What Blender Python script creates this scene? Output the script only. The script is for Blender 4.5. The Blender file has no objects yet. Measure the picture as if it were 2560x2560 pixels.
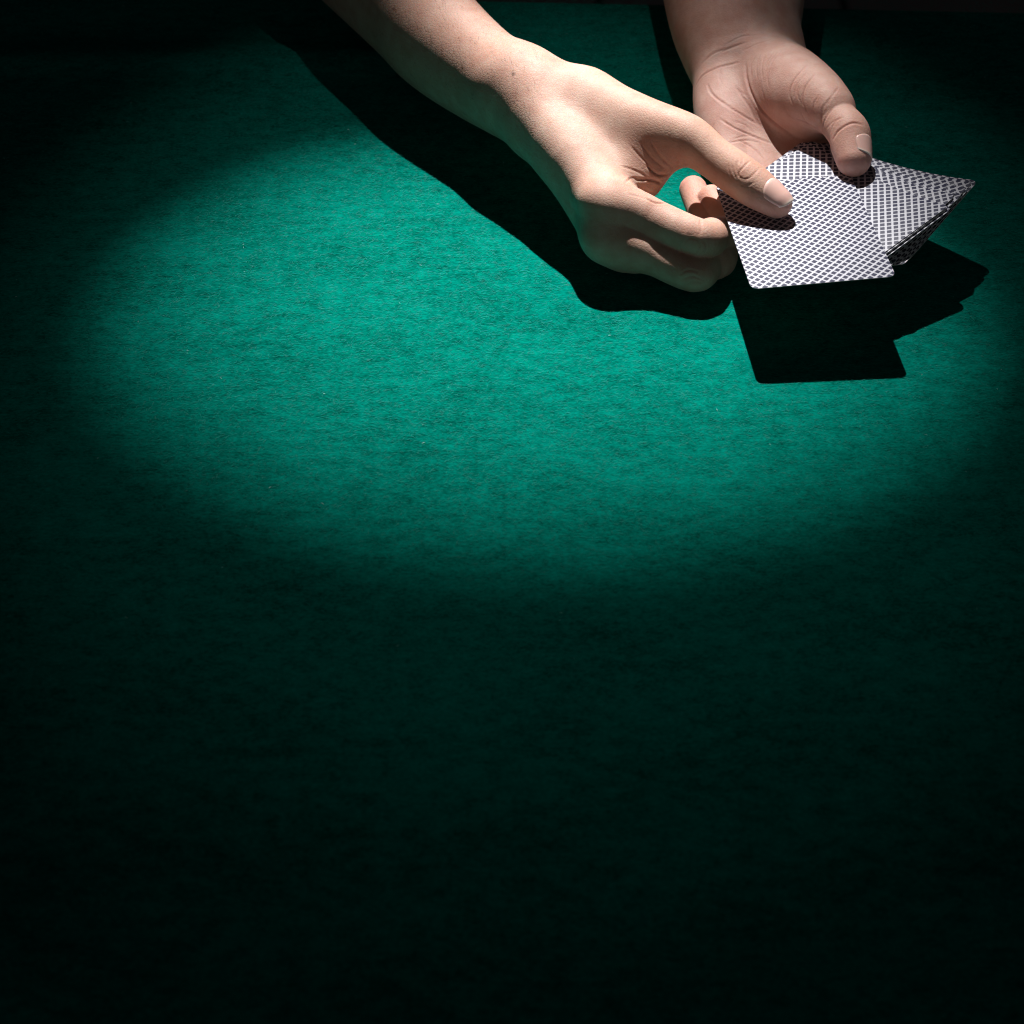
import bpy, math, random, time
import numpy as np
from mathutils import Vector, Matrix
from mathutils.bvhtree import BVHTree

T0 = time.time()
scene = bpy.context.scene
col = scene.collection

# ------------------------------------------------------------------ camera
F_PX, PITCH, HC = 5331.0, math.radians(42.4), 578.0     # focal length in photo pixels, downward pitch, height in mm
CP, SP = math.cos(PITCH), math.sin(PITCH)
cam_data = bpy.data.cameras.new('camera')
cam_data.sensor_width = 24.0
cam_data.lens = 24.0 * F_PX / 2560.0
cam_data.clip_start, cam_data.clip_end = 0.01, 60.0
cam_data.dof.use_dof = True
cam_data.dof.focus_distance = 0.962
cam_data.dof.aperture_fstop = 9.0
cam = bpy.data.objects.new('camera', cam_data)
cam.location = (0, 0, HC / 1000)
cam.rotation_euler = (math.pi / 2 - PITCH, 0, 0)
col.objects.link(cam)
scene.camera = cam

# ------------------------------------------------------------------ light
world = bpy.data.worlds.new('World')
scene.world = world
world.use_nodes = True
world.node_tree.nodes['Background'].inputs[0].default_value = (0.55, 0.62, 0.7, 1)
world.node_tree.nodes['Background'].inputs[1].default_value = 0.012

LAMP = Vector((0.035, 1.330, 0.800))


def spot(name, power, half_deg, blend, aim, radius=0.006, wide=1.0):
    d = bpy.data.lights.new(name, 'SPOT')
    d.energy = power
    d.color = (1.0, 0.98, 0.96)
    d.spot_size = math.radians(2 * half_deg)
    d.spot_blend = blend
    d.shadow_soft_size = radius
    o = bpy.data.objects.new(name, d)
    o.location = LAMP
    o.scale = (wide, 1, 1)             # oval beam
    o.rotation_euler = (Vector(aim) - LAMP).to_track_quat('-Z', 'Y').to_euler()
    col.objects.link(o)
    return o


spot('spot_lamp_beam', 96.0, 8.8, 1.0, (0.014, 0.778, 0.0), wide=1.46)
spot('spot_lamp_spill', 7.0, 17.0, 1.0, (0.020, 0.80, 0.0))
vs = scene.view_settings
vs.view_transform = 'Standard'
vs.look = 'None'
vs.exposure = 0.0
vs.gamma = 1.0
# faint fill lamp added in front, low over the table, to lift shaded skin
fill = bpy.data.lights.new('fill_light', 'AREA')
fill.shape, fill.size, fill.size_y = 'RECTANGLE', 1.6, 0.7
fill.energy = 6.4
fill.color = (0.95, 0.97, 1.0)
fill_o = bpy.data.objects.new('fill_light', fill)
fill_o.location = (0.5, -3.0, 0.62)
fill_o.rotation_euler = (Vector((0.1, 0.85, 0.03)) - fill_o.location).to_track_quat('-Z', 'Y').to_euler()
col.objects.link(fill_o)
scene.cycles.max_bounces = 6
scene.cycles.use_denoising = True
scene.cycles.filter_width = 1.1

# ------------------------------------------------------------------ helpers
rng = np.random.default_rng(7)
random.seed(7)


def H(u, v, h):
    """photo pixel + height above the table (mm) -> world point in mm"""
    k = (1280.0 - v) / F_PX
    d = (HC - h) / (SP - k * CP)
    y = k * d
    return np.array([(u - 1280.0) / F_PX * d, y * SP + d * CP, HC + y * CP - d * SP])


def ray(u, v):
    x, y = (u - 1280.0) / F_PX, (1280.0 - v) / F_PX
    d = np.array([x, y * SP + CP, y * CP - SP])
    return np.array([0.0, 0.0, HC]), d / np.linalg.norm(d)


def tag(o, label=None, cat=None, group=None, kind=None):
    if label: o['label'] = label
    if cat: o['category'] = cat
    if group: o['group'] = group
    if kind: o['kind'] = kind
    return o


def empty(name, loc=(0, 0, 0)):
    o = bpy.data.objects.new(name, None)
    o.location = loc
    o.empty_display_size = 0.05
    col.objects.link(o)
    return o


def mesh_obj(name, verts, faces, mat, parent=None, smooth=False):
    me = bpy.data.meshes.new(name)
    verts = np.asarray(verts, dtype=np.float32)
    if isinstance(faces, np.ndarray) and faces.ndim == 2:
        n, k = faces.shape
        me.vertices.add(len(verts))
        me.vertices.foreach_set('co', verts.ravel())
        me.loops.add(n * k)
        me.loops.foreach_set('vertex_index', faces.astype(np.int32).ravel())
        me.polygons.add(n)
        me.polygons.foreach_set('loop_start', np.arange(n, dtype=np.int32) * k)
        me.update(calc_edges=True)
    else:
        me.from_pydata(verts.tolist(), [], faces)
    me.validate()
    if smooth:
        me.polygons.foreach_set('use_smooth', np.ones(len(me.polygons), dtype=bool))
    for m in (mat if isinstance(mat, (list, tuple)) else [mat]):
        me.materials.append(m)
    o = bpy.data.objects.new(name, me)
    col.objects.link(o)
    if parent: o.parent = parent
    return o


class NT:
    """tiny node-tree helper"""
    def __init__(self, name):
        self.mat = bpy.data.materials.new(name)
        self.mat.use_nodes = True
        self.t = self.mat.node_tree
        self.bsdf = self.t.nodes['Principled BSDF']

    def n(self, kind, **kw):
        nd = self.t.nodes.new(kind)
        for k, v in kw.items():
            if k.startswith('i_'):
                key = k[2:]
                key = int(key) if key.isdigit() else key.replace('_', ' ')
                nd.inputs[key].default_value = v
            else:
                setattr(nd, k, v)
        return nd

    def l(self, a, ao, b, bi):
        self.t.links.new(a.outputs[ao], b.inputs[bi])

    def math(self, op, a, b=None, c=None):
        nd = self.n('ShaderNodeMath', operation=op)
        for i, x in enumerate((a, b, c)):
            if x is None: continue
            if isinstance(x, (int, float)): nd.inputs[i].default_value = x
            else: self.t.links.new(x, nd.inputs[i])
        return nd.outputs[0]

    def mix(self, fac, a, b, blend='MIX'):
        nd = self.n('ShaderNodeMix', data_type='RGBA', blend_type=blend)
        for idx, x in ((0, fac), (6, a), (7, b)):
            if isinstance(x, (int, float, tuple)): nd.inputs[idx].default_value = x
            else: self.t.links.new(x, nd.inputs[idx])
        return nd.outputs[2]


# ------------------------------------------------------------------ materials
def make_felt():
    m = NT('felt')
    tc = m.n('ShaderNodeTexCoord')
    mp = m.n('ShaderNodeMapping')
    mp.inputs['Scale'].default_value = (0.55, 1.0, 1.0)
    m.l(tc, 'Object', mp, 0)
    fine = m.n('ShaderNodeTexNoise', i_Scale=900.0, i_Detail=4.0, i_Roughness=0.65)
    m.l(mp, 0, fine, 0)
    mid = m.n('ShaderNodeTexNoise', i_Scale=190.0, i_Detail=3.0, i_Roughness=0.6)
    m.l(mp, 0, mid, 0)
    big = m.n('ShaderNodeTexNoise', i_Scale=26.0, i_Detail=3.0, i_Roughness=0.6)
    m.l(mp, 0, big, 0)
    f = m.math('MULTIPLY_ADD', fine.outputs[0], 0.75, m.math('MULTIPLY_ADD', mid.outputs[0], 0.55, m.math('MULTIPLY', big.outputs[0], 0.35)))
    ramp = m.n('ShaderNodeMapRange')
    ramp.inputs[1].default_value, ramp.inputs[2].default_value = 0.62, 1.04
    m.t.links.new(f, ramp.inputs[0])
    c = m.mix(ramp.outputs[0], (0.0001, 0.068, 0.049, 1), (0.0005, 0.226, 0.170, 1))
    m.t.links.new(c, m.bsdf.inputs['Base Color'])
    m.bsdf.inputs['Roughness'].default_value = 0.95
    m.bsdf.inputs['Specular IOR Level'].default_value = 0.0
    b = m.n('ShaderNodeBump', i_Strength=0.8, i_Distance=0.0007)
    m.t.links.new(f, b.inputs['Height'])
    m.l(b, 0, m.bsdf, 'Normal')
    return m.mat


def make_fibre(name, c):
    m = NT(name)
    oi = m.n('ShaderNodeTexCoord')
    nz = m.n('ShaderNodeTexNoise', i_Scale=700.0, i_Detail=1.0)
    m.l(oi, 'Object', nz, 0)
    cc = m.mix(nz.outputs[0], tuple(x * 0.6 for x in c[:3]) + (1,), tuple(min(1, x * 1.4) for x in c[:3]) + (1,))
    m.t.links.new(cc, m.bsdf.inputs['Base Color'])
    m.bsdf.inputs['Roughness'].default_value = 0.6
    m.bsdf.inputs['Specular IOR Level'].default_value = 0.25
    return m.mat


def make_plain(name, c, rough=0.6, spec=0.4, noise=0.15, scale=60.0):
    m = NT(name)
    tc = m.n('ShaderNodeTexCoord')
    nz = m.n('ShaderNodeTexNoise', i_Scale=scale, i_Detail=4.0)
    m.l(tc, 'Object', nz, 0)
    cc = m.mix(nz.outputs[0], tuple(x * (1 - noise) for x in c[:3]) + (1,), tuple(min(1, x * (1 + noise)) for x in c[:3]) + (1,))
    m.t.links.new(cc, m.bsdf.inputs['Base Color'])
    m.bsdf.inputs['Roughness'].default_value = rough
    m.bsdf.inputs['Specular IOR Level'].default_value = spec
    return m.mat


def make_card_back():
    """navy lozenges between white diagonal lines; one family solid, the other made of short dashes"""
    m = NT('card_back')
    tc = m.n('ShaderNodeTexCoord')
    sp = m.n('ShaderNodeSeparateXYZ')
    m.l(tc, 'Object', sp, 0)
    X, Y = sp.outputs[0], sp.outputs[1]
    pitch = 0.00295
    a = m.math('MULTIPLY', m.math('ADD', X, Y), 0.70711 / pitch)
    b = m.math('MULTIPLY', m.math('SUBTRACT', X, Y), 0.70711 / pitch)
    fa = m.math('FRACT', m.math('ADD', a, 100.13))
    fb = m.math('FRACT', m.math('ADD', b, 100.37))
    la = m.math('LESS_THAN', fa, 0.27)          # white '\' lines (dashed)
    lb = m.math('LESS_THAN', fb, 0.32)          # white '/' lines (solid)
    ticks_a = m.math('MULTIPLY_ADD', m.math('GREATER_THAN', m.math('FRACT', m.math('MULTIPLY', fb, 5.0)), 0.26), 0.45, 0.55)
    ticks_b = m.math('MULTIPLY_ADD', m.math('GREATER_THAN', m.math('FRACT', m.math('MULTIPLY', fa, 6.0)), 0.2), 0.3, 0.7)
    wa = m.math('MULTIPLY', la, ticks_a)
    wb = m.math('MULTIPLY', lb, ticks_b)
    w = m.math('MAXIMUM', wa, wb)
    nz = m.n('ShaderNodeTexNoise', i_Scale=300.0, i_Detail=3.0)
    m.l(tc, 'Object', nz, 0)
    navy = m.mix(nz.outputs[0], (0.008, 0.009, 0.038, 1), (0.018, 0.020, 0.066, 1))
    c = m.mix(w, navy, (0.62, 0.62, 0.68, 1))
    m.t.links.new(c, m.bsdf.inputs['Base Color'])
    m.bsdf.inputs['Roughness'].default_value = 0.42
    m.bsdf.inputs['Specular IOR Level'].default_value = 0.35
    lin = m.n('ShaderNodeTexNoise', i_Scale=1500.0, i_Detail=1.0)
    m.l(tc, 'Object', lin, 0)
    bp = m.n('ShaderNodeBump', i_Strength=0.08, i_Distance=0.0002)
    m.l(lin, 0, bp, 'Height')
    m.l(bp, 0, m.bsdf, 'Normal')
    return m.mat


def make_skin():
    m = NT('skin')
    at = m.n('ShaderNodeAttribute', attribute_name='skin_tone')
    tc = m.n('ShaderNodeTexCoord')
    n1 = m.n('ShaderNodeTexNoise', i_Scale=140.0, i_Detail=4.0, i_Roughness=0.6)
    m.l(tc, 'Object', n1, 0)
    n2 = m.n('ShaderNodeTexNoise', i_Scale=900.0, i_Detail=3.0, i_Roughness=0.6)
    m.l(tc, 'Object', n2, 0)
    n0 = m.n('ShaderNodeTexNoise', i_Scale=55.0, i_Detail=3.0, i_Roughness=0.55)
    m.l(tc, 'Object', n0, 0)
    cr_ = m.n('ShaderNodeMapRange')
    cr_.inputs[1].default_value, cr_.inputs[2].default_value = 0.32, 0.68
    m.l(n1, 0, cr_, 0)
    mot = m.mix(cr_.outputs[0], (0.93, 0.85, 0.83, 1), (1.05, 1.10, 1.11, 1))
    mot0 = m.mix(n0.outputs[0], (0.90, 0.80, 0.78, 1), (1.08, 1.16, 1.18, 1))
    mot = m.mix(1.0, mot, mot0, 'MULTIPLY')
    c = m.mix(1.0, at.outputs[0], mot, 'MULTIPLY')
    mot2 = m.mix(n2.outputs[0], (0.92, 0.89, 0.88, 1), (1.06, 1.08, 1.08, 1))
    c = m.mix(1.0, c, mot2, 'MULTIPLY')
    m.t.links.new(c, m.bsdf.inputs['Base Color'])
    m.bsdf.inputs['Subsurface Weight'].default_value = 0.45
    m.bsdf.inputs['Subsurface Radius'].default_value = (1.0, 0.32, 0.16)
    m.bsdf.inputs['Subsurface Scale'].default_value = 0.0028
    rr = m.n('ShaderNodeMapRange')
    rr.inputs[3].default_value, rr.inputs[4].default_value = 0.50, 0.74
    m.l(n2, 0, rr, 0)
    m.l(rr, 0, m.bsdf, 'Roughness')
    m.bsdf.inputs['Specular IOR Level'].default_value = 0.36
    # skin relief: cells about a millimetre across plus finer grain
    wr = m.n('ShaderNodeTexNoise', i_Scale=420.0, i_Detail=2.0)
    m.l(tc, 'Object', wr, 0)
    vadd = m.n('ShaderNodeVectorMath', operation='MULTIPLY_ADD')
    m.l(wr, 1, vadd, 0)
    vadd.inputs[1].default_value = (0.0016, 0.0016, 0.0016)
    m.l(tc, 'Object', vadd, 2)
    vo = m.n('ShaderNodeTexVoronoi', feature='DISTANCE_TO_EDGE', i_Scale=700.0)
    m.l(vadd, 0, vo, 0)
    cell = m.n('ShaderNodeMapRange')
    cell.inputs[2].default_value = 0.18
    m.l(vo, 0, cell, 0)
    hgt = m.math('MULTIPLY_ADD', n2.outputs[0], 0.7, m.math('MULTIPLY', cell.outputs[0], 0.5))
    b = m.n('ShaderNodeBump', i_Strength=0.30, i_Distance=0.00028)
    m.t.links.new(hgt, b.inputs['Height'])
    m.l(b, 0, m.bsdf, 'Normal')
    return m.mat


def make_nail():
    m = NT('fingernail')
    at = m.n('ShaderNodeAttribute', attribute_name='skin_tone')
    m.l(at, 0, m.bsdf, 'Base Color')
    m.bsdf.inputs['Subsurface Weight'].default_value = 0.3
    m.bsdf.inputs['Subsurface Radius'].default_value = (1.0, 0.4, 0.25)
    m.bsdf.inputs['Subsurface Scale'].default_value = 0.0015
    m.bsdf.inputs['Roughness'].default_value = 0.27
    m.bsdf.inputs['Specular IOR Level'].default_value = 0.55
    tc = m.n('ShaderNodeTexCoord')
    nz = m.n('ShaderNodeTexNoise', i_Scale=350.0, i_Detail=2.0)
    m.l(tc, 'Object', nz, 0)
    b = m.n('ShaderNodeBump', i_Strength=0.12, i_Distance=0.0003)
    m.l(nz, 0, b, 'Height')
    m.l(b, 0, m.bsdf, 'Normal')
    return m.mat


FELT = make_felt()
FIBRE = make_fibre('felt_fibre', (0.001, 0.225, 0.172))
LINT = make_fibre('lint', (0.28, 0.48, 0.42))
WOOD = make_plain('dark_wood', (0.020, 0.014, 0.012), 0.5, 0.3, 0.3, 30)
FLOORM = make_plain('dark_boards', (0.24, 0.19, 0.175), 0.7, 0.2, 0.2, 12)
BACK = make_card_back()
PAPER = make_plain('card_stock', (0.62, 0.60, 0.57), 0.7, 0.2, 0.08, 900)
FACE = make_plain('card_face', (0.80, 0.79, 0.77), 0.45, 0.3, 0.02, 200)
SKIN = make_skin()
NAIL = make_nail()
HAIR = make_plain('arm_hair', (0.035, 0.022, 0.016), 0.5, 0.3, 0.2, 200)

# ------------------------------------------------------------------ setting: floor behind and under the table
floor = mesh_obj('floor', [(-3, -1, -.745), (3, -1, -.745), (3, 4, -.745), (-3, 4, -.745)], [(0, 1, 2, 3)], WOOD)
tag(floor, kind='structure')


def box_mesh(x0, x1, y0, y1, z0, z1):
    v = [(x, y, z) for z in (z0, z1) for y in (y0, y1) for x in (x0, x1)]
    return v, [(0, 2, 3, 1), (4, 5, 7, 6), (0, 1, 5, 4), (2, 6, 7, 3), (0, 4, 6, 2), (1, 3, 7, 5)]


for i in range(-8, 9):
    v, f = box_mesh(i * 0.30 + 0.112, i * 0.30 + 0.402, 0.6, 3.9, -0.744, -0.725)
    mesh_obj('plank', v, f, FLOORM, floor)

# ------------------------------------------------------------------ card table
table = empty('card_table', (0, 0.75, 0))
tag(table, 'card table covered in teal green felt, under the hands and cards', 'table')
E0, E1 = H(1230, 4, 0) / 1000, H(2560, 33, 0) / 1000
slope = (E1[1] - E0[1]) / (E1[0] - E0[0])


def far_edge(x):
    return E0[1] + slope * (x - E0[0])


def felt_z(x, y):
    """flat cloth with faint waves and one low fold across the far left"""
    z = 0.00035 * np.sin(x * 21 + 3 * np.sin(y * 9)) * np.sin(y * 17 + 1.3)
    yf = 0.985 + 0.02 * (x + 0.15)
    z = z + 0.0035 * np.exp(-((y - yf) / 0.012) ** 2) / (1 + np.exp((x + 0.05) / 0.03))
    return z


nx, ny = 190, 240
xs = np.linspace(-0.62, 0.62, nx)
ts = np.linspace(0, 1, ny)
XX, TT = np.meshgrid(xs, ts, indexing='ij')
YY = 0.15 + TT * (far_edge(XX) - 0.15)
ZZ = felt_z(XX, YY)
V = np.stack([XX, YY - 0.75, ZZ], -1).reshape(-1, 3)
idx = np.arange(nx * ny).reshape(nx, ny)
Fq = np.stack([idx[:-1, :-1], idx[1:, :-1], idx[1:, 1:], idx[:-1, 1:]], -1).reshape(-1, 4)
mesh_obj('felt_cover', V, Fq, FELT, table, True)
bx = []
for x, y in ((-0.62, 0.15), (0.62, 0.15), (0.62, far_edge(0.62)), (-0.62, far_edge(-0.62))):
    bx.append((x, y - 0.75))
vv = [(x, y, -0.028) for x, y in bx] + [(x, y, -0.004) for x, y in bx]
mesh_obj('tabletop_board', vv, [(3, 2, 1, 0), (4, 5, 6, 7)] + [(i, (i + 1) % 4, 4 + (i + 1) % 4, 4 + i) for i in range(4)], WOOD, table)
for sx in (-0.57, 0.57):
    for sy in (0.20, 0.98):
        v, f = box_mesh(sx - .025, sx + .025, sy - .025 - .75, sy + .025 - .75, -0.7249, -0.029)
        mesh_obj('leg', v, f, WOOD, table)


def fibres(n, lmin, lmax, wid, seed, xr, yr, lift):
    r = np.random.default_rng(seed)
    x = r.uniform(*xr, n); y = r.uniform(*yr, n)
    ang = r.normal(0, 0.55, n) + (r.random(n) < .25) * r.uniform(0, 3.14, n)
    L = r.uniform(lmin, lmax, n)
    bend = r.normal(0, 0.5, n)
    pts = []
    for k, s in enumerate((-0.5, 0.0, 0.5)):
        a2 = ang + bend * s
        px, py = x + np.cos(a2) * L * s, y + np.sin(a2) * L * s
        pz = felt_z(px, py) + np.where(k == 1, r.uniform(0.25, 1.0, n) * lift, r.uniform(-0.2, 0.5, n) * lift)
        w = wid * (1.0 if k == 1 else 0.5) * r.uniform(.6, 1.3, n)
        ox, oy = -np.sin(a2) * w, np.cos(a2) * w
        pts += [np.stack([px - ox, py - oy - 0.75, pz], -1), np.stack([px + ox, py + oy - 0.75, pz + wid * 0.6], -1)]
    V = np.stack(pts, 1).reshape(-1, 3)
    b = np.arange(n)[:, None] * 6
    F = np.concatenate([b + np.array([[0, 2, 3, 1]]), b + np.array([[2, 4, 5, 3]])])
    return V, F


V, Fq = fibres(130000, 0.0007, 0.0026, 0.00005, 3, (-0.27, 0.30), (0.52, 1.055), 0.0005)
o = mesh_obj('felt_fibres', V, Fq, FIBRE, table)
tag(o, kind='stuff')
V, Fq = fibres(110, 0.0004, 0.0016, 0.00010, 5, (-0.25, 0.28), (0.55, 1.05), 0.0008)
o = mesh_obj('lint_specks', V, Fq, LINT, table)
tag(o, kind='stuff')

# ------------------------------------------------------------------ playing cards
CW, CH, CT = 63.0, 88.0, 0.27


def card_mesh(bend=0.0, curl=0.0):
    """rounded sheet 63 x 88 mm; back print on +z; bend (mm) bows it along its length"""
    R = 3.4
    out = []
    for cx, cy, a0 in ((CW/2-R, CH/2-R, 0), (-CW/2+R, CH/2-R, 90), (-CW/2+R, -CH/2+R, 180), (CW/2-R, -CH/2+R, 270)):
        for k in range(6):
            a = math.radians(a0 + 18 * k)
            out.append((cx + R * math.cos(a), cy + R * math.sin(a)))
        ex, ey = out[-1]                       # straight side up to the next corner
        tx, ty = {0: (-CW/2+R, CH/2), 90: (-CW/2, -CH/2+R), 180: (CW/2-R, -CH/2), 270: (CW/2, CH/2-R)}[a0]
        for k in range(1, 7):
            out.append((ex + (tx - ex) * k / 7, ey + (ty - ey) * k / 7))
    n = len(out)
    rings = [1.0, 0.75, 0.5, 0.25]
    pts = []
    for r in rings:
        pts += [(x * r, y * r) for x, y in out]
    pts.append((0, 0))

    def z(x, y):
        return bend * ((y / 44) ** 2 - 0.4) + curl * (max(0.0, 10.0 - y) / 54) ** 2 * min(1.0, max(0.0, (x + 26.0) / 57.5))
    top = [(x, y, z(x, y)) for x, y in pts]
    bot = [(x, y, z(x, y) - CT) for x, y in pts]
    N = len(pts)
    V = [(x / 1000, y / 1000, q / 1000) for x, y, q in top + bot]
    Fc, mi = [], []
    for s, off in ((1, 0), (-1, N)):
        for r in range(len(rings) - 1):
            for i in range(n):
                j = (i + 1) % n
                q = [off + r*n + i, off + r*n + j, off + (r+1)*n + j, off + (r+1)*n + i]
                Fc.append(tuple(q if s > 0 else q[::-1])); mi.append(0 if s > 0 else 1)
        base = (len(rings) - 1) * n
        for i in range(n):
            q = [off + base + i, off + base + (i+1) % n, off + N - 1]
            Fc.append(tuple(q if s > 0 else q[::-1])); mi.append(0 if s > 0 else 1)
    for i in range(n):
        j = (i + 1) % n
        Fc.append((i, N + i, N + j, j)); mi.append(2)
    return V, Fc, mi


def make_card(loc, yaw, pitch=0.0, roll=0.0, bend=0.0, curl=0.0, tilt=0.0):
    V, Fc, mi = card_mesh(bend, curl)
    o = mesh_obj('playing_card', V, Fc, [BACK, FACE, PAPER])
    o.data.polygons.foreach_set('material_index', mi)
    o.location = tuple(x / 1000 for x in loc)
    m = Matrix.Rotation(-tilt, 4, 'Y') @ Matrix.Rotation(yaw, 4, 'Z') @ Matrix.Rotation(pitch, 4, 'X') @ Matrix.Rotation(roll, 4, 'Y')
    o.rotation_mode = 'QUATERNION'
    o.rotation_quaternion = m.to_quaternion()
    return o


c = make_card((129.4, 786.0, 30.5), 0.1023, -0.0656, -0.0312, 0.25)
tag(c, 'single blue and white lattice card pinched under the right thumb', 'playing card')
DECK_TOP = 27.0
NCARD = 18
cr = random.Random(11)
for i in range(NCARD):
    if i == 0:
        t, dx, dy, dyaw = 0.0, 0, 0, 0
    elif i <= 4:
        t, dx, dy, dyaw = 0.02 * i, cr.uniform(-.6, 1.2), cr.uniform(-1.8, 0.2), cr.uniform(-1.0, 1.0)
    else:
        t = 0.35 + 0.65 * (i - 5) / (NCARD - 6)
        dx, dy, dyaw = cr.uniform(-1.2, 1.2), cr.uniform(-1.6, 1.6), cr.uniform(-1.6, 1.6)
    cx, cy = 143.3 + t * 14.9 + dx, 809.0 + t * 12.0 + dy
    yaw = 0.671 + 0.26 * t + math.radians(dyaw)
    c = make_card((cx, cy, DECK_TOP + 0.1 * (cx - 150) - i * 0.30), yaw, 0, 0, 0.0, 6.0, 0.0997)
    if i == 0:
        tag(c, 'uppermost card of the fanned deck, its back lying under the single pinched card', 'playing card')
    else:
        tag(c, 'blue backed card within the fanned deck, below its uppermost card', 'playing card', 'cards fanned out in the deck')

# ------------------------------------------------------------------ hands: implicit surfaces meshed by surface nets
class Cone:
    """tapered capsule, optionally widened/flattened along one axis"""
    def __init__(s, a, b, ra, rb, k=4.0, axis=None, f=1.0):
        s.a, s.b, s.ra, s.rb, s.k = np.asarray(a, np.float32), np.asarray(b, np.float32), np.float32(ra), np.float32(rb), k
        s.n = None if axis is None else (np.asarray(axis, float) / np.linalg.norm(axis)).astype(np.float32)
        s.f = f

    def d(s, p):
        pa, ba = p - s.a, s.b - s.a
        if s.n is not None:
            g = np.float32(1 / s.f - 1)
            pa = pa + ((pa @ s.n) * g)[:, None] * s.n
            ba = ba + (ba @ s.n) * g * s.n
        l = np.sqrt(ba @ ba) + np.float32(1e-6)
        y = pa @ (ba / l)
        x = np.sqrt(np.maximum(np.einsum('ij,ij->i', pa, pa) - y * y, 0))
        sl = np.clip((s.ra - s.rb) / l, -0.95, 0.95)
        t = np.clip((y - x * (sl / np.sqrt(1 - sl * sl))) / l, 0, 1)
        return np.sqrt(x * x + (y - t * l) ** 2) - (s.ra + t * (s.rb - s.ra))

    def box(s):
        m = max(s.ra, s.rb) * max(1, s.f) + 6
        return np.minimum(s.a, s.b) - m, np.maximum(s.a, s.b) + m


class Ell:
    """ellipsoid with axes (u, v, w=uxv) and radii r"""
    def __init__(s, c, u, v, r, k=6.0):
        s.c = np.asarray(c, float)
        u = np.asarray(u, float); u = u / np.linalg.norm(u)
        v = np.asarray(v, float); v = v - u * (u @ v); v = v / np.linalg.norm(v)
        s.M = np.stack([u, v, np.cross(u, v)])
        s.r = np.asarray(r, float); s.k = k

    def d(s, p):
        q = (p - s.c) @ s.M.T
        k0 = np.linalg.norm(q / s.r, axis=1)
        k1 = np.linalg.norm(q / s.r ** 2, axis=1)
        return np.where(k1 < 1e-9, -s.r.min(), k0 * (k0 - 1) / np.maximum(k1, 1e-9))

    def box(s):
        m = s.r.max() + 6
        return s.c - m, s.c + m


class Tube:
    """smooth tapered tube through control points (Catmull-Rom), optionally oval"""
    def __init__(s, pts, radii, k=4.0, n=4, axis=None, f=1.0):
        p = np.array([np.append(q, r) for q, r in zip(pts, radii)], float)
        p = np.concatenate([[2 * p[0] - p[1]], p, [2 * p[-1] - p[-2]]])
        out = []
        for i in range(1, len(p) - 2):
            for t in np.linspace(0, 1, n, endpoint=False):
                a, b, c_, d = p[i-1], p[i], p[i+1], p[i+2]
                out.append(0.5 * (2*b + (c_-a)*t + (2*a-5*b+4*c_-d)*t*t + (3*b-a-3*c_+d)*t**3))
        out.append(p[-2])
        out = np.array(out)
        s.k = k
        s.segs = [Cone(out[i, :3], out[i+1, :3], out[i, 3], out[i+1, 3], 0, axis, f) for i in range(len(out) - 1)]

    def d(s, p):
        d = s.segs[0].d(p)
        for q in s.segs[1:]:
            d = np.minimum(d, q.d(p))
        return d

    def box(s):
        b = [q.box() for q in s.segs]
        return np.min([x[0] for x in b], axis=0), np.max([x[1] for x in b], axis=0)


class Sheet(Tube):
    """fleshy web spanned between two rails; each end has its own thickness"""
    def __init__(s, A, B, ra, rb, k=4.0, n=14):
        def along(P, t):
            P = np.array(P, float)
            u = t * (len(P) - 1); i = min(int(u), len(P) - 2)
            return P[i] + (P[i+1] - P[i]) * (u - i)
        s.k = k
        s.segs = [Cone(along(A, i/(n-1)), along(B, i/(n-1)), float(along(np.array(ra)[:, None], i/(n-1))[0]), float(along(np.array(rb)[:, None], i/(n-1))[0]), 0) for i in range(n)]


def smin(a, b, k):
    h = np.maximum(k - np.abs(a - b), 0.0) / k
    return np.minimum(a, b) - h * h * k * 0.25


def smax(a, b, k):
    return -smin(-a, -b, k)


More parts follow.
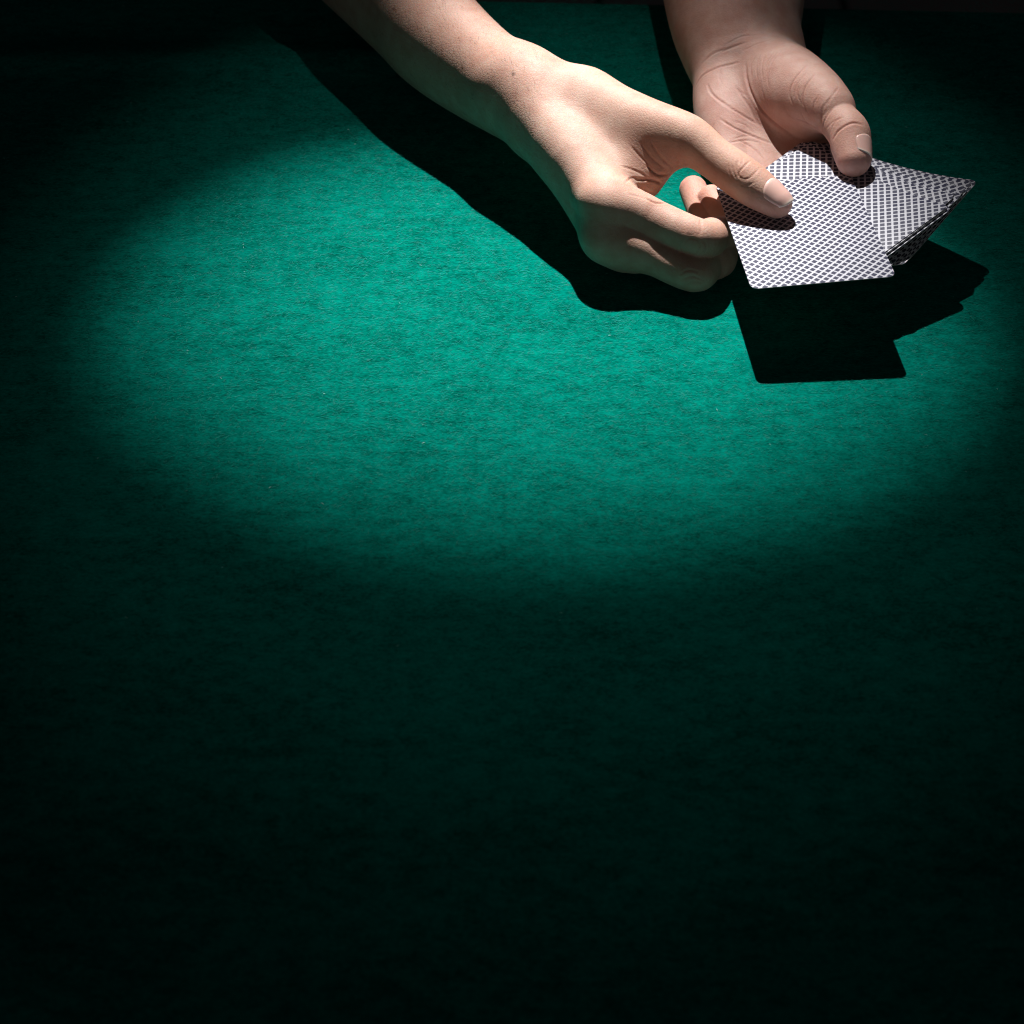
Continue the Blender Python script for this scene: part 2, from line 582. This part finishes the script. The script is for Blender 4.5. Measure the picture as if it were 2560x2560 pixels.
class Hand:
    def __init__(s):
        s.body, s.fingers = [], []

    def prims(s):
        return s.body + [q for f, _ in s.fingers for q in f]

    def field(s, p, near=None):
        """near: for each primitive the indices of the segments that can matter here"""
        def one(q, i):
            segs = getattr(q, 'segs', [q])
            if near is not None: segs = [segs[j] for j in near[i]]
            d = None
            for g in segs:
                dg = g.d(p)
                d = dg if d is None else np.minimum(d, dg)
            return d
        i = 0
        body = None
        for q in s.body:
            dq = one(q, i); i += 1
            if dq is not None: body = dq if body is None else smin(body, dq, q.k)
        tot = body
        for f, k in s.fingers:
            df = None
            for q in f:
                dq = one(q, i); i += 1
                if dq is not None: df = dq if df is None else smin(df, dq, q.k)
            if df is None: continue
            v = df if body is None else smin(body, df, k)
            tot = v if tot is None else np.minimum(tot, v)
        return np.full(len(p), 9.0, np.float32) if tot is None else tot

    def mesh(s, h=0.7):
        lo = np.min([q.box()[0] for q in s.prims()], axis=0)
        hi = np.max([q.box()[1] for q in s.prims()], axis=0)
        B = 14
        nb = np.ceil((hi - lo) / (h * B)).astype(int)
        G = np.full(tuple(nb * B + 1), 9.0, dtype=np.float32)
        ci, cj, ck = np.meshgrid(*[np.arange(n) for n in nb], indexing='ij')
        blocks = np.stack([ci, cj, ck], -1).reshape(-1, 3)
        cen = lo + (blocks + 0.5) * h * B
        dc = s.field(cen)
        R = h * B * 0.87
        g = np.arange(B + 1) * h
        gx, gy, gz = np.meshgrid(g, g, g, indexing='ij')
        base = np.stack([gx, gy, gz], -1).reshape(-1, 3).astype(np.float32)
        ink = dc < -R - 1.5
        act = np.where(np.abs(dc) <= R + 1.5)[0]
        ca = cen[act]
        D = []
        for q in s.prims():
            dd = np.stack([g_.d(ca) for g_ in getattr(q, 'segs', [q])], 1)
            D.append((dd < R + 11) & (dd < dd.min(1, keepdims=True) + 2 * R + 1))
        for b in np.where(ink)[0]:
            i, j, k = blocks[b] * B
            G[i:i+B+1, j:j+B+1, k:k+B+1] = -9.0
        for n, b in enumerate(act):
            i, j, k = blocks[b] * B
            near = [np.where(m[n])[0] for m in D]
            val = s.field(base + (cen[b] - h * B / 2).astype(np.float32), near)
            G[i:i+B+1, j:j+B+1, k:k+B+1] = val.reshape(B+1, B+1, B+1)
        return surface_nets(G, lo, h)


def surface_nets(G, lo, h):
    S = G < 0
    n0, n1, n2 = G.shape
    cnt = np.zeros((n0-1, n1-1, n2-1), dtype=np.uint8)
    for a in (0, 1):
        for b in (0, 1):
            for c in (0, 1):
                cnt += S[a:n0-1+a, b:n1-1+b, c:n2-1+c]
    cells = np.argwhere((cnt > 0) & (cnt < 8))
    vid = np.full(cnt.shape, -1, dtype=np.int32)
    vid[tuple(cells.T)] = np.arange(len(cells))
    acc = np.zeros((len(cells), 3)); num = np.zeros(len(cells))
    corners = [(a, b, c) for a in (0, 1) for b in (0, 1) for c in (0, 1)]
    for ca in corners:
        for ax in range(3):
            if ca[ax]: continue
            cb = list(ca); cb[ax] = 1
            va = G[tuple((cells + ca).T)]; vb = G[tuple((cells + cb).T)]
            m = (va < 0) != (vb < 0)
            t = va[m] / (va[m] - vb[m])
            p = np.tile(np.array(ca, float), (m.sum(), 1)); p[:, ax] = t
            acc[m] += p; num[m] += 1
    verts = lo + h * (cells + acc / num[:, None])
    quads = []
    for ax in range(3):
        sl0 = [slice(None)] * 3; sl1 = [slice(None)] * 3
        sl0[ax] = slice(0, -1); sl1[ax] = slice(1, None)
        A, Bv = S[tuple(sl0)], S[tuple(sl1)]
        e = np.argwhere(A != Bv)
        u, w = (ax + 1) % 3, (ax + 2) % 3
        ok = (e[:, u] > 0) & (e[:, w] > 0) & (e[:, u] < G.shape[u] - 1) & (e[:, w] < G.shape[w] - 1)
        e = e[ok]
        inside = A[tuple(e.T)]
        def cell(du, dw):
            q = e.copy(); q[:, u] += du; q[:, w] += dw
            return vid[tuple(q.T)]
        q = np.stack([cell(-1, -1), cell(0, -1), cell(0, 0), cell(-1, 0)], 1)
        q[~inside] = q[~inside][:, ::-1]
        quads.append(q)
    return verts, np.concatenate(quads)


def laplace(V, Q, it, lam=0.5):
    E = np.concatenate([Q[:, [0, 1]], Q[:, [1, 2]], Q[:, [2, 3]], Q[:, [3, 0]]])
    deg = np.bincount(E.ravel(), minlength=len(V)).astype(float)[:, None]
    for i in range(it):
        A = np.zeros_like(V)
        for ax in range(3):
            A[:, ax] = np.bincount(E[:, 0], V[E[:, 1], ax], len(V)) + np.bincount(E[:, 1], V[E[:, 0], ax], len(V))
        V = V + (lam if i % 2 == 0 else -lam * 1.02) * (A / deg - V)
    return V


def normals(V, Q):
    n = np.cross(V[Q[:, 2]] - V[Q[:, 0]], V[Q[:, 3]] - V[Q[:, 1]])
    N = np.zeros_like(V)
    for k in range(4):
        for ax in range(3):
            N[:, ax] += np.bincount(Q[:, k], n[:, ax], len(V))
    return N / np.maximum(np.linalg.norm(N, axis=1, keepdims=True), 1e-9)


def bvh_of(V, Q):
    return BVHTree.FromPolygons(V.tolist(), Q.tolist())


def hit_px(bvh, u, v):
    o, d = ray(u, v)
    r = bvh.ray_cast(Vector(o), Vector(d))
    return None if r[0] is None else np.array(r[0])


def polyline_dist(V, pts):
    """distance of each vertex to a 3-D polyline, and the parameter along it"""
    best = np.full(len(V), 1e9); par = np.zeros(len(V))
    lo, hi = np.min(pts, axis=0) - 6, np.max(pts, axis=0) + 6
    near = np.where(((V > lo) & (V < hi)).all(1))[0]
    P = V[near]
    n = len(pts) - 1
    for i in range(n):
        a, b = pts[i], pts[i + 1]
        ab = b - a
        t = np.clip(((P - a) @ ab) / max(ab @ ab, 1e-9), 0, 1)
        d = np.linalg.norm(P - a - t[:, None] * ab, axis=1)
        m = d < best[near]
        best[near[m]] = d[m]; par[near[m]] = (i + t[m]) / n
    return best, par


def smooth_px(line, n=24):
    """Catmull-Rom through pixel points"""
    p = np.array([line[0]] + list(line) + [line[-1]], float)
    out = []
    for i in range(1, len(p) - 2):
        for t in np.linspace(0, 1, max(3, n // (len(p) - 3)), endpoint=False):
            a, b, c_, d = p[i-1], p[i], p[i+1], p[i+2]
            out.append(0.5 * (2*b + (c_-a)*t + (2*a-5*b+4*c_-d)*t*t + (3*b-a-3*c_+d)*t**3))
    out.append(p[-2])
    return out


def crease(V, N, bvh, line, depth, width):
    width, depth = width * 0.5, depth * 0.85
    """press a fold into the skin along a line seen in the photograph"""
    pts = [hit_px(bvh, u, v) for u, v in smooth_px(line)]
    pts = [q for q in pts if q is not None]
    keep = [pts[0]] if pts else []
    for q in pts[1:]:
        if np.linalg.norm(q - keep[-1]) < 12: keep.append(q)
    if len(keep) < 2: return V, None
    d, par = polyline_dist(V, np.array(keep))
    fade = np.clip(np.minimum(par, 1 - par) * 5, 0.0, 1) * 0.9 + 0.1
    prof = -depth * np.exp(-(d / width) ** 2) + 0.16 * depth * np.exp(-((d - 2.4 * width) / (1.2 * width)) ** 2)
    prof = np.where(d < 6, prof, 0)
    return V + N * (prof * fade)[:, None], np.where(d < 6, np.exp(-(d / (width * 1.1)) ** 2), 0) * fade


def finish_hand(name, hand, parent, creases, tone, pads, origin, voxel=0.6):
    V, Q = hand.mesh(voxel)
    V = laplace(V, Q, 6)
    N = normals(V, Q)
    bvh = bvh_of(V, Q)
    red = np.zeros(len(V))
    for line, dep, wid in creases:
        V, m = crease(V, N, bvh, line, dep, wid)
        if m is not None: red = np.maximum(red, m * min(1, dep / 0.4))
    N = normals(V, Q)
    C = tone(V, N)
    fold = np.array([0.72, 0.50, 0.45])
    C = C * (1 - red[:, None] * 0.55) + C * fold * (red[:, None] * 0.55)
    for (kind, p, rad, colr, amt) in pads:
        p = hit_px(bvh, *p) if kind == 'px' else np.asarray(p)
        if p is None: continue
        w = (np.exp(-(np.linalg.norm(V - p, axis=1) / rad) ** 2) * amt)[:, None]
        C = C * (1 - w) + np.array(colr) * w
    o = mesh_obj(name, (V - origin) / 1000, Q, SKIN, parent, True)
    at = o.data.color_attributes.new('skin_tone', 'FLOAT_COLOR', 'POINT')
    at.data.foreach_set('color', np.concatenate([C, np.ones((len(C), 1))], 1).astype(np.float32).ravel())
    print(name, len(V), 'verts', round(time.time() - T0, 1), 's')
    return o, bvh


def fingernail(arm, bvh, a, b, n, length, half_deg, start, origin, flat=0.0):
    """curved plate cast on to the back of a fingertip: a->b is the bone of the last joint, n the way the nail faces"""
    a, b, n = np.asarray(a, float), np.asarray(b, float), np.asarray(n, float)
    ax = (b - a) / np.linalg.norm(b - a)
    n = n - ax * (n @ ax); n /= np.linalg.norm(n)
    sd = np.cross(ax, n)
    NS, NTt = 17, 22
    P = np.zeros((NS, NTt, 3)); C = np.zeros((NS, NTt, 3))
    for i in range(NS):
        s = -1 + 2 * i / (NS - 1)
        for j in range(NTt):
            t = j / (NTt - 1)
            # outline: rounded cuticle, gently rounded free edge
            lo = 0.16 * s ** 2 + 0.10 * s ** 4
            hi = 1.0 - 0.10 * s ** 2 - 0.06 * s ** 4
            tt = lo + (hi - lo) * t
            phi = math.radians(half_deg) * s * (0.90 + 0.10 * math.sin(math.pi * min(1, tt * 1.1)))
            rad = n * math.cos(phi) + sd * math.sin(phi)
            pos = a + ax * (start + tt * length)
            r = bvh.ray_cast(Vector(pos + rad * 25), Vector(-rad))
            hit = np.array(r[0]) if r[0] is not None else pos + rad * 6
            off = 0.30 + 0.10 * (1 - s * s) - 0.45 * math.exp(-(t / 0.05) ** 2) - 0.38 * math.exp(-((1 - abs(s)) / 0.07) ** 2)
            # plate stays straight where the fingertip rounds off
            P[i, j] = hit + rad * off
            edge = 1 / (1 + math.exp(-(t - 0.93) / 0.018))
            lun = math.exp(-((tt) / 0.22) ** 2) * math.exp(-(s / 0.6) ** 2)
            cc = np.array([0.72, 0.44, 0.38]) * (1 - 0.35 * lun) + np.array([0.80, 0.62, 0.56]) * 0.35 * lun
            C[i, j] = cc * (1 - edge) + np.array([0.82, 0.72, 0.62]) * edge
    # straighten the plate along its length over the tip
    for i in range(NS):
        j0 = int(NTt * 0.55)
        dr = (P[i, j0] - P[i, j0 - 6]) / 6
        for j in range(j0, NTt):
            lin = P[i, j0] + dr * (j - j0)
            w = 0.62 * ((j - j0) / (NTt - 1 - j0)) ** 1.0
            P[i, j] = P[i, j] * (1 - w) + lin * w
    top = P.reshape(-1, 3)
    rad = top - (a + ((top - a) @ ax)[:, None] * ax)
    rad /= np.linalg.norm(rad, axis=1, keepdims=True)
    bot = top - rad * 0.45
    idx = np.arange(NS * NTt).reshape(NS, NTt)
    Fc = []
    M = NS * NTt
    for i in range(NS - 1):
        for j in range(NTt - 1):
            q = (idx[i, j], idx[i+1, j], idx[i+1, j+1], idx[i, j+1])
            Fc.append(tuple(int(x) for x in q)); Fc.append(tuple(int(x) + M for x in q[::-1]))
    rim = [idx[i, 0] for i in range(NS)] + [idx[NS-1, j] for j in range(1, NTt)] + [idx[i, NTt-1] for i in range(NS-2, -1, -1)] + [idx[0, j] for j in range(NTt-2, 0, -1)]
    for i in range(len(rim)):
        p, q = int(rim[i]), int(rim[(i + 1) % len(rim)])
        Fc.append((q, p, p + M, q + M))
    o = mesh_obj('fingernail', (np.concatenate([top, bot]) - origin) / 1000, Fc, NAIL, arm, True)
    at = o.data.color_attributes.new('skin_tone', 'FLOAT_COLOR', 'POINT')
    CC = np.concatenate([C.reshape(-1, 3)] * 2)
    at.data.foreach_set('color', np.concatenate([CC, np.ones((len(CC), 1))], 1).astype(np.float32).ravel())
    return o


ORG = np.array([80.0, 1000.0, 0.0])
person = empty('person', tuple(ORG / 1000))
tag(person, 'person with bare forearms dealing a card from a deck in the left hand', 'person')
VIEW = np.array([0, -CP, SP])            # from the scene to the camera
UP_IMG = np.array([0, SP, CP])           # up in the picture
RIGHT = np.array([1.0, 0, 0])

# ---- right hand: thumb on the card, fingers curled beneath it
R = {k: H(*v) for k, v in dict(
    wr=(1315, 256, 38), fa1=(1192, 174, 37), fa2=(1087, 86, 38), fa3=(1003, -16, 40), cmc=(1455, 258, 44), mm=(1598, 312, 47), m1=(1716, 346, 48), i1=(1853, 443, 41), t1=(1942, 507, 36),
    m2=(1512, 500, 31), p2=(1744, 597, 24), d2=(1828, 580, 14), t2=(1779, 498, 17),
    m3=(1530, 592, 19), p3=(1733, 683, 11.5), d3=(1800, 640, 9), t3=(1733, 474, 13),
    m4=(1550, 610, 15), p4=(1695, 655, 9.5), d4=(1770, 645, 9), m5=(1580, 602, 12), p5=(1660, 628, 9), d5=(1720, 615, 8.5)).items()}
R['elb'] = R['fa3'] + (R['fa3'] - R['fa1']) * 1.6
mid = lambda a, b, t=0.5: a + (b - a) * t
WAX = np.array([-0.25, 0.45, 0.86])          # thumb side of the right wrist
hr = Hand()
hr.body = [
    Tube([R['elb'], R['fa3'], R['fa2'], R['fa1'], R['wr'], mid(R['wr'], R['m3'], .12)], [33, 28, 25, 21.6, 18.6, 16], 8, 9, (-0.2, 0.3, 0.93), 1.2),
    Sheet([R['wr'] + WAX * 9, R['wr'] + WAX * 3, R['wr'] - WAX * 3 + RIGHT * 3], [R['m2'], R['m3'], R['m4'], R['m5']], [16, 15, 14], [10.6, 10.6, 10, 9.5], 10, 30),
    Sheet([R['wr'], R['cmc'], R['mm'], mid(R['mm'], R['m1'], .92)],
          [mid(R['wr'], R['m2'], .45), mid(R['wr'], R['m2'], .62), H(1555, 450, 32), H(1622, 464, 30)], [15, 13, 10, 6.0], [14, 12, 9, 5.5], 8, 36),
    Sheet([R['m2'], R['m3'], R['m4'], R['m5']], [mid(R['m%d' % i], R['p%d' % i], .36) for i in (2, 3, 4, 5)], [9.5, 9.5, 9, 8.5], [7.6, 7.6, 7.4, 7], 6, 24),
    Ell(H(1512, 512, 34), R['p2'] - R['m2'], [0, 0, 1], (11, 8, 8), 9),
    Ell(H(1505, 598, 20), R['p3'] - R['m3'], [0, 0, 1], (9, 8, 8), 9),
    Cone(mid(R['fa1'], R['wr'], .75) + WAX * 4, R['cmc'], 16, 13.5, 12),
]


def finger(J, names, radii, k=6.0, n=4):
    """smooth finger through its joints, a touch slimmer between them"""
    pts, rr = [mid(J['wr'], J[names[0]], 0.62)], [radii[0] * 0.8]
    for i, nme in enumerate(names):
        pts.append(J[nme]); rr.append(radii[i])
        if i < len(names) - 1:
            pts.append(mid(J[nme], J[names[i + 1]])); rr.append((radii[i] + radii[i + 1]) / 2 * 0.965)
    return [Tube(pts, rr, k, n)]


hr.fingers = [
    ([Tube([R['cmc'], R['mm'], R['m1'], mid(R['m1'], R['i1']), R['i1'], mid(R['i1'], R['t1'], .5), R['t1']], [14, 12.3, 10.8, 9.5, 9.8, 9.0, 7.0], 8, 6)], 9),
    (finger(R, ['m2', 'p2', 'd2', 't2'], [10.6, 9.2, 8.4, 6.8]), 6),
    (finger(R, ['m3', 'p3', 'd3', 't3'], [10.0, 8.5, 8.2, 6.6]), 6),
    (finger(R, ['m4', 'p4', 'd4'], [10, 8.6, 8]), 5),
    (finger(R, ['m5', 'p5', 'd5'], [9.2, 8, 7.5]), 5),
]


def tone_right(V, N):
    C = np.tile(np.array([0.50, 0.310, 0.238]), (len(V), 1))

    def blob(p, rad, colr, amt):
        w = (np.exp(-(np.linalg.norm(V - p, axis=1) / rad) ** 2) * amt)[:, None]
        return C * (1 - w) + np.array(colr) * w
    C = blob(mid(R['wr'], R['m2'], .55), 38, (0.59, 0.400, 0.322), 0.75)
    C = blob(mid(R['mm'], R['m1'], .5), 22, (0.45, 0.262, 0.188), 0.55)
    C = blob(mid(R['m1'], R['i1'], .5), 20, (0.45, 0.262, 0.188), 0.6)
    C = blob(R['fa2'], 70, (0.47, 0.285, 0.22), 0.7)
    return C


PINK = (0.66, 0.34, 0.27)
pads_r = [('w', R['i1'], 11, (0.56, 0.31, 0.22), 0.6), ('w', R['t1'], 11, PINK, 0.55), ('w', R['t2'], 10, (0.62, 0.28, 0.22), 0.8), ('w', R['t3'], 10, (0.62, 0.28, 0.22), 0.8),
          ('w', R['p2'], 12, (0.58, 0.33, 0.25), 0.5), ('w', R['p3'], 12, (0.58, 0.33, 0.25), 0.5), ('w', R['m2'], 14, (0.62, 0.37, 0.28), 0.5),
          ('px', (1283, 185), 0.9, (0.10, 0.05, 0.035), 0.9), ('px', (1155, 170), 0.9, (0.12, 0.06, 0.04), 0.8), ('px', (984, 23), 0.9, (0.12, 0.06, 0.04), 0.7),
          ('px', (1180, 236), 0.6, (0.12, 0.06, 0.04), 0.6)]
c3 = lambda pts: [(1350 + x / 3.22, 150 + y / 3.22) for x, y in pts]
c4 = lambda pts: [(1650 + x / 3.22, y / 3.22) for x, y in pts]
c7 = lambda pts: [(1650 + x / 4.83, 380 + y / 4.83) for x, y in pts]
creases_r = [
    (c7([(955, 85), (925, 150), (930, 230), (960, 300), (1010, 330)]), 0.32, 0.7),
    (c7([(1095, 100), (1020, 170), (960, 240), (945, 300)]), 0.40, 0.7),
    (c7([(1000, 332), (1080, 310), (1150, 250), (1205, 185)]), 0.30, 0.7),
    (c7([(870, 150), (885, 240), (930, 325)]), 0.26, 0.7),
    (c7([(820, 140), (838, 240), (870, 330)]), 0.20, 0.7),
    (c7([(1000, 60), (985, 130), (1010, 160)]), 0.20, 0.6),
    (c7([(960, 400), (1060, 400), (1150, 360)]), 0.18, 0.7),
    (c3([(760, 965), (900, 965), (1000, 1010)]), 0.9, 1.1),
    (c3([(640, 850), (790, 900), (880, 962)]), 0.30, 0.9),
    (c3([(860, 845), (960, 925), (1150, 905)]), 0.8, 1.2),
    (c3([(720, 680), (830, 800), (940, 890)]), 0.28, 0.9),
    (c3([(800, 660), (900, 790), (1010, 880)]), 0.28, 0.9),
    (c3([(880, 650), (970, 780), (1080, 880)]), 0.26, 0.9),
    (c3([(680, 990), (740, 950), (800, 960)]), 0.35, 0.9),
    (c3([(860, 1115), (930, 1150), (1025, 1148)]), 0.8, 1.0),
    (c3([(760, 1020), (850, 1050), (930, 1090)]), 0.25, 0.9),
    (c3([(700, 1080), (800, 1100), (880, 1130)]), 0.20, 0.9),
    (c3([(1285, 1270), (1295, 1340), (1290, 1410)]), 0.32, 0.9),
    (c3([(1160, 1490), (1200, 1440), (1270, 1450), (1290, 1520), (1240, 1570), (1180, 1560)]), 0.28, 0.7),
    (c3([(1150, 1440), (1130, 1500), (1150, 1570)]), 0.22, 0.7),
    (c3([(1320, 1450), (1340, 1510), (1320, 1560)]), 0.20, 0.7),
    (c3([(1120, 1730), (1200, 1690), (1290, 1715)]), 0.28, 0.8),
    (c3([(1150, 1770), (1220, 1740), (1300, 1760)]), 0.28, 0.8),
    (c3([(1180, 1810), (1250, 1790), (1310, 1800)]), 0.22, 0.8),
]
arm_r, bvh_r = finish_hand('right_arm', hr, person, creases_r, tone_right, pads_r, ORG)
fingernail(arm_r, bvh_r, R['i1'], R['t1'], VIEW * 0.86 + (RIGHT * 0.61 + UP_IMG * 0.79) * 0.62, 14.0, 62, 13.0, ORG)
fingernail(arm_r, bvh_r, R['d2'], R['t2'], RIGHT * 0.9 + np.array([0, .5, -.2]), 12.0, 55, 12.0, ORG)
fingernail(arm_r, bvh_r, R['d3'], R['t3'], RIGHT * 0.9 + np.array([0, .5, -.2]), 12.0, 55, 30.0, ORG)

# ---- left hand: palm up, thumb clamping the deck
L = {k: H(*v) for k, v in dict(
    fa=(1836, 0, 40), wr=(1845, 130, 29), cmc=(1952, 190, 35), m1=(2062, 260, 42), i1=(2121, 332, 40), t1=(2134, 398, 34.8),
    m2=(2075, 395, 11), p2=(2170, 500, 12), d2=(2210, 560, 15), t2=(2240, 600, 17),
    m3=(1990, 420, 10), p3=(2085, 535, 11), d3=(2130, 600, 13),
    m4=(1890, 430, 10), p4=(1990, 540, 10.5), d4=(2040, 600, 12),
    m5=(1822, 410, 12), p5=(1890, 500, 10), d5=(1930, 560, 11)).items()}
L['elb'] = L['fa'] + np.array([3.0, 120, 30])
hl = Hand()
hl.body = [
    Tube([L['elb'], L['fa'], L['wr'], mid(L['wr'], L['m3'], .15)], [42, 31.5, 23.5, 16], 8, 8, RIGHT, 1.12),
    Sheet([H(1925, 130, 30), L['wr'], H(1812, 155, 27)], [L['m2'], L['m3'], L['m4'], L['m5']], [17, 17, 17], [9, 8.5, 9, 10], 8, 30),
    Ell(H(1818, 262, 23), H(1825, 400, 12) - H(1812, 155, 27), RIGHT, (33, 16, 14), 6),
    Ell(mid(L['cmc'], L['m1'], .28) + np.array([-3, -2, -4]), L['m1'] - L['cmc'], UP_IMG, (30, 17.5, 17.5), 10),
    Sheet([mid(L['cmc'], L['m1'], .2), mid(L['cmc'], L['m1'], .75)], [mid(L['wr'], L['m2'], .5), mid(L['wr'], L['m2'], .85)], [12, 9], [11, 8], 8, 20),
]
hl.fingers = [
    ([Tube([L['wr'], L['cmc'], L['m1'], mid(L['m1'], L['i1']), L['i1'], mid(L['i1'], L['t1'], .5), L['t1']], [16, 15.8, 12.6, 9.6, 9.9, 9.3, 8.2], 8, 6)], 10),
    (finger(L, ['m2', 'p2', 'd2', 't2'], [9.5, 8.5, 7.5, 6.6]), 7),
    (finger(L, ['m3', 'p3', 'd3'], [9.5, 8, 7.5]), 7),
    (finger(L, ['m4', 'p4', 'd4'], [9.5, 8, 7.5]), 7),
    (finger(L, ['m5', 'p5', 'd5'], [9.5, 7.5, 7]), 7),
]


def tone_left(V, N):
    C = np.tile(np.array([0.54, 0.330, 0.270]), (len(V), 1))
    return C


pads_l = [('w', L['t1'], 11, PINK, 0.6), ('w', H(1818, 262, 30), 26, (0.62, 0.385, 0.335), 0.6), ('w', L['fa'], 60, (0.47, 0.29, 0.235), 0.8),
          ('w', L['m1'], 14, (0.50, 0.30, 0.235), 0.6), ('w', L['i1'], 11, (0.50, 0.29, 0.22), 0.6)]
pads_l += [('px', (1600 + x / 2.972, y / 2.972), 2.2, (0.40, 0.30, 0.265), 0.35) for x, y in
           ((520, 470), (550, 430), (580, 395), (615, 360), (650, 335), (690, 312), (720, 285), (740, 262), (660, 365), (710, 375), (750, 385))]
creases_l = [
    (c4([(690, 510), (700, 640), (740, 760), (830, 900), (960, 1020), (1110, 1115)]), 0.95, 1.2),
    (c4([(600, 680), (650, 760), (720, 860), (770, 960), (830, 1040)]), 0.45, 0.9),
    (c4([(380, 680), (420, 760), (560, 860), (680, 940), (800, 1010)]), 0.40, 0.9),
    (c4([(480, 955), (600, 1030), (760, 1100), (900, 1160)]), 0.55, 0.9),
    (c4([(620, 1120), (760, 1200), (860, 1300)]), 0.40, 0.9),
    (c4([(540, 1150), (700, 1130), (800, 1150)]), 0.30, 0.8),
    (c4([(275, 720), (340, 610), (460, 545), (560, 520), (640, 500)]), 0.55, 1.2),
    (c4([(330, 520), (430, 430), (560, 390), (700, 340)]), 0.35, 1.3),
    (c4([(480, 560), (500, 620), (490, 690)]), 0.18, 0.7),
    (c4([(770, 450), (735, 540), (740, 640)]), 0.26, 0.7),
    (c4([(810, 440), (778, 540), (785, 640)]), 0.26, 0.7),
    (c4([(850, 440), (820, 540), (830, 650)]), 0.24, 0.7),
    (c4([(930, 400), (870, 490), (845, 560)]), 0.24, 0.7),
    (c4([(1170, 530), (1075, 650), (1045, 760), (1080, 860)]), 0.40, 0.8),
    (c4([(1250, 590), (1170, 700), (1150, 820), (1200, 930)]), 0.42, 0.8),
    (c4([(1090, 955), (1180, 990), (1290, 1050)]), 0.45, 0.9),
    (c4([(1120, 880), (1160, 960), (1200, 1010)]), 0.3, 0.8),
    (c4([(1305, 1060), (1330, 960), (1400, 860)]), 0.32, 0.9),
    (c4([(1390, 1130), (1440, 1050), (1550, 990), (1640, 1010)]), 0.55, 1.0),
    (c4([(1440, 700), (1380, 780), (1340, 850)]), 0.25, 0.8),
] + [([(1600 + x / 2.972, y / 2.972) for x, y in ln], 0.22, 0.8) for ln in (
    [(500, 620), (530, 680), (560, 720)], [(600, 500), (590, 560), (600, 620)], [(700, 650), (760, 690), (800, 720)],
    [(520, 690), (640, 790), (760, 850), (880, 930)], [(680, 1040), (790, 1010), (900, 1030), (1000, 1080)], [(860, 1000), (900, 1080), (960, 1150)],
    [(560, 900), (540, 960), (600, 1010)], [(700, 900), (780, 930), (850, 990)],
    [(1020, 390), (960, 470), (930, 560)], [(1060, 370), (1000, 440), (970, 500)], [(980, 480), (950, 570), (960, 660)], [(900, 640), (920, 720), (960, 800)],
    [(1180, 620), (1170, 700), (1210, 790)], [(1230, 540), (1160, 640), (1140, 740)], [(1210, 880), (1260, 930), (1340, 970)], [(1060, 760), (1100, 850), (1170, 900)],
    [(1330, 700), (1290, 780), (1300, 860)], [(1420, 720), (1360, 800), (1350, 900)], [(1500, 860), (1440, 920), (1420, 980)], [(1380, 960), (1440, 900), (1520, 870)],
    [(640, 330), (760, 270), (900, 260)], [(560, 420), (680, 350), (800, 310)], [(760, 380), (860, 330), (960, 300)])]
arm_l, bvh_l = finish_hand('left_arm', hl, person, creases_l, tone_left, pads_l, ORG)
fingernail(arm_l, bvh_l, L['i1'], L['t1'], RIGHT * 0.85 + UP_IMG * 0.15 + VIEW * 0.5, 10.6, 58, 6.5, ORG)


def arm_hairs(n, seed):
    r = random.Random(seed)
    V, Fc = [], []
    ax = R['wr'] - R['fa3']
    ax /= np.linalg.norm(ax)
    while len(Fc) < n * 6:
        u, v = r.uniform(820, 1340), r.uniform(-30, 330)
        p = hit_px(bvh_r, u, v)
        if p is None: continue
        nn = bvh_r.find_nearest(Vector(p))[1]
        nn = np.array(nn)
        if nn @ (p - R['fa2']) < 0: nn = -nn
        t = ax + np.array([r.gauss(0, .45), r.gauss(0, .45), r.gauss(0, .45)])
        t -= nn * (nn @ t); t /= np.linalg.norm(t)
        b = np.cross(nn, t)
        L_ = r.uniform(2.0, 5.5); cv = r.gauss(0, 0.35); w = r.uniform(0.022, 0.040)
        base = len(V)
        for k, s_ in enumerate((0, .5, 1.0)):
            q = p + t * L_ * s_ + b * cv * L_ * s_ * s_ + nn * (0.55 * L_ * s_ * (1 - 0.62 * s_) - 0.1)
            ww = w * (1 - 0.8 * s_)
            for j in range(3):
                a = j * 2.094
                V.append((q + (b * math.cos(a) + nn * math.sin(a)) * ww - ORG) / 1000)
        for k in range(2):
            for j in range(3):
                j2 = (j + 1) % 3
                Fc.append((base + k*3 + j, base + k*3 + j2, base + k*3 + 3 + j2, base + k*3 + 3 + j))
    o = mesh_obj('arm_hair', V, Fc, HAIR, arm_r)
    tag(o, kind='stuff')


arm_hairs(420, 4)
print('script', round(time.time() - T0, 1), 's')
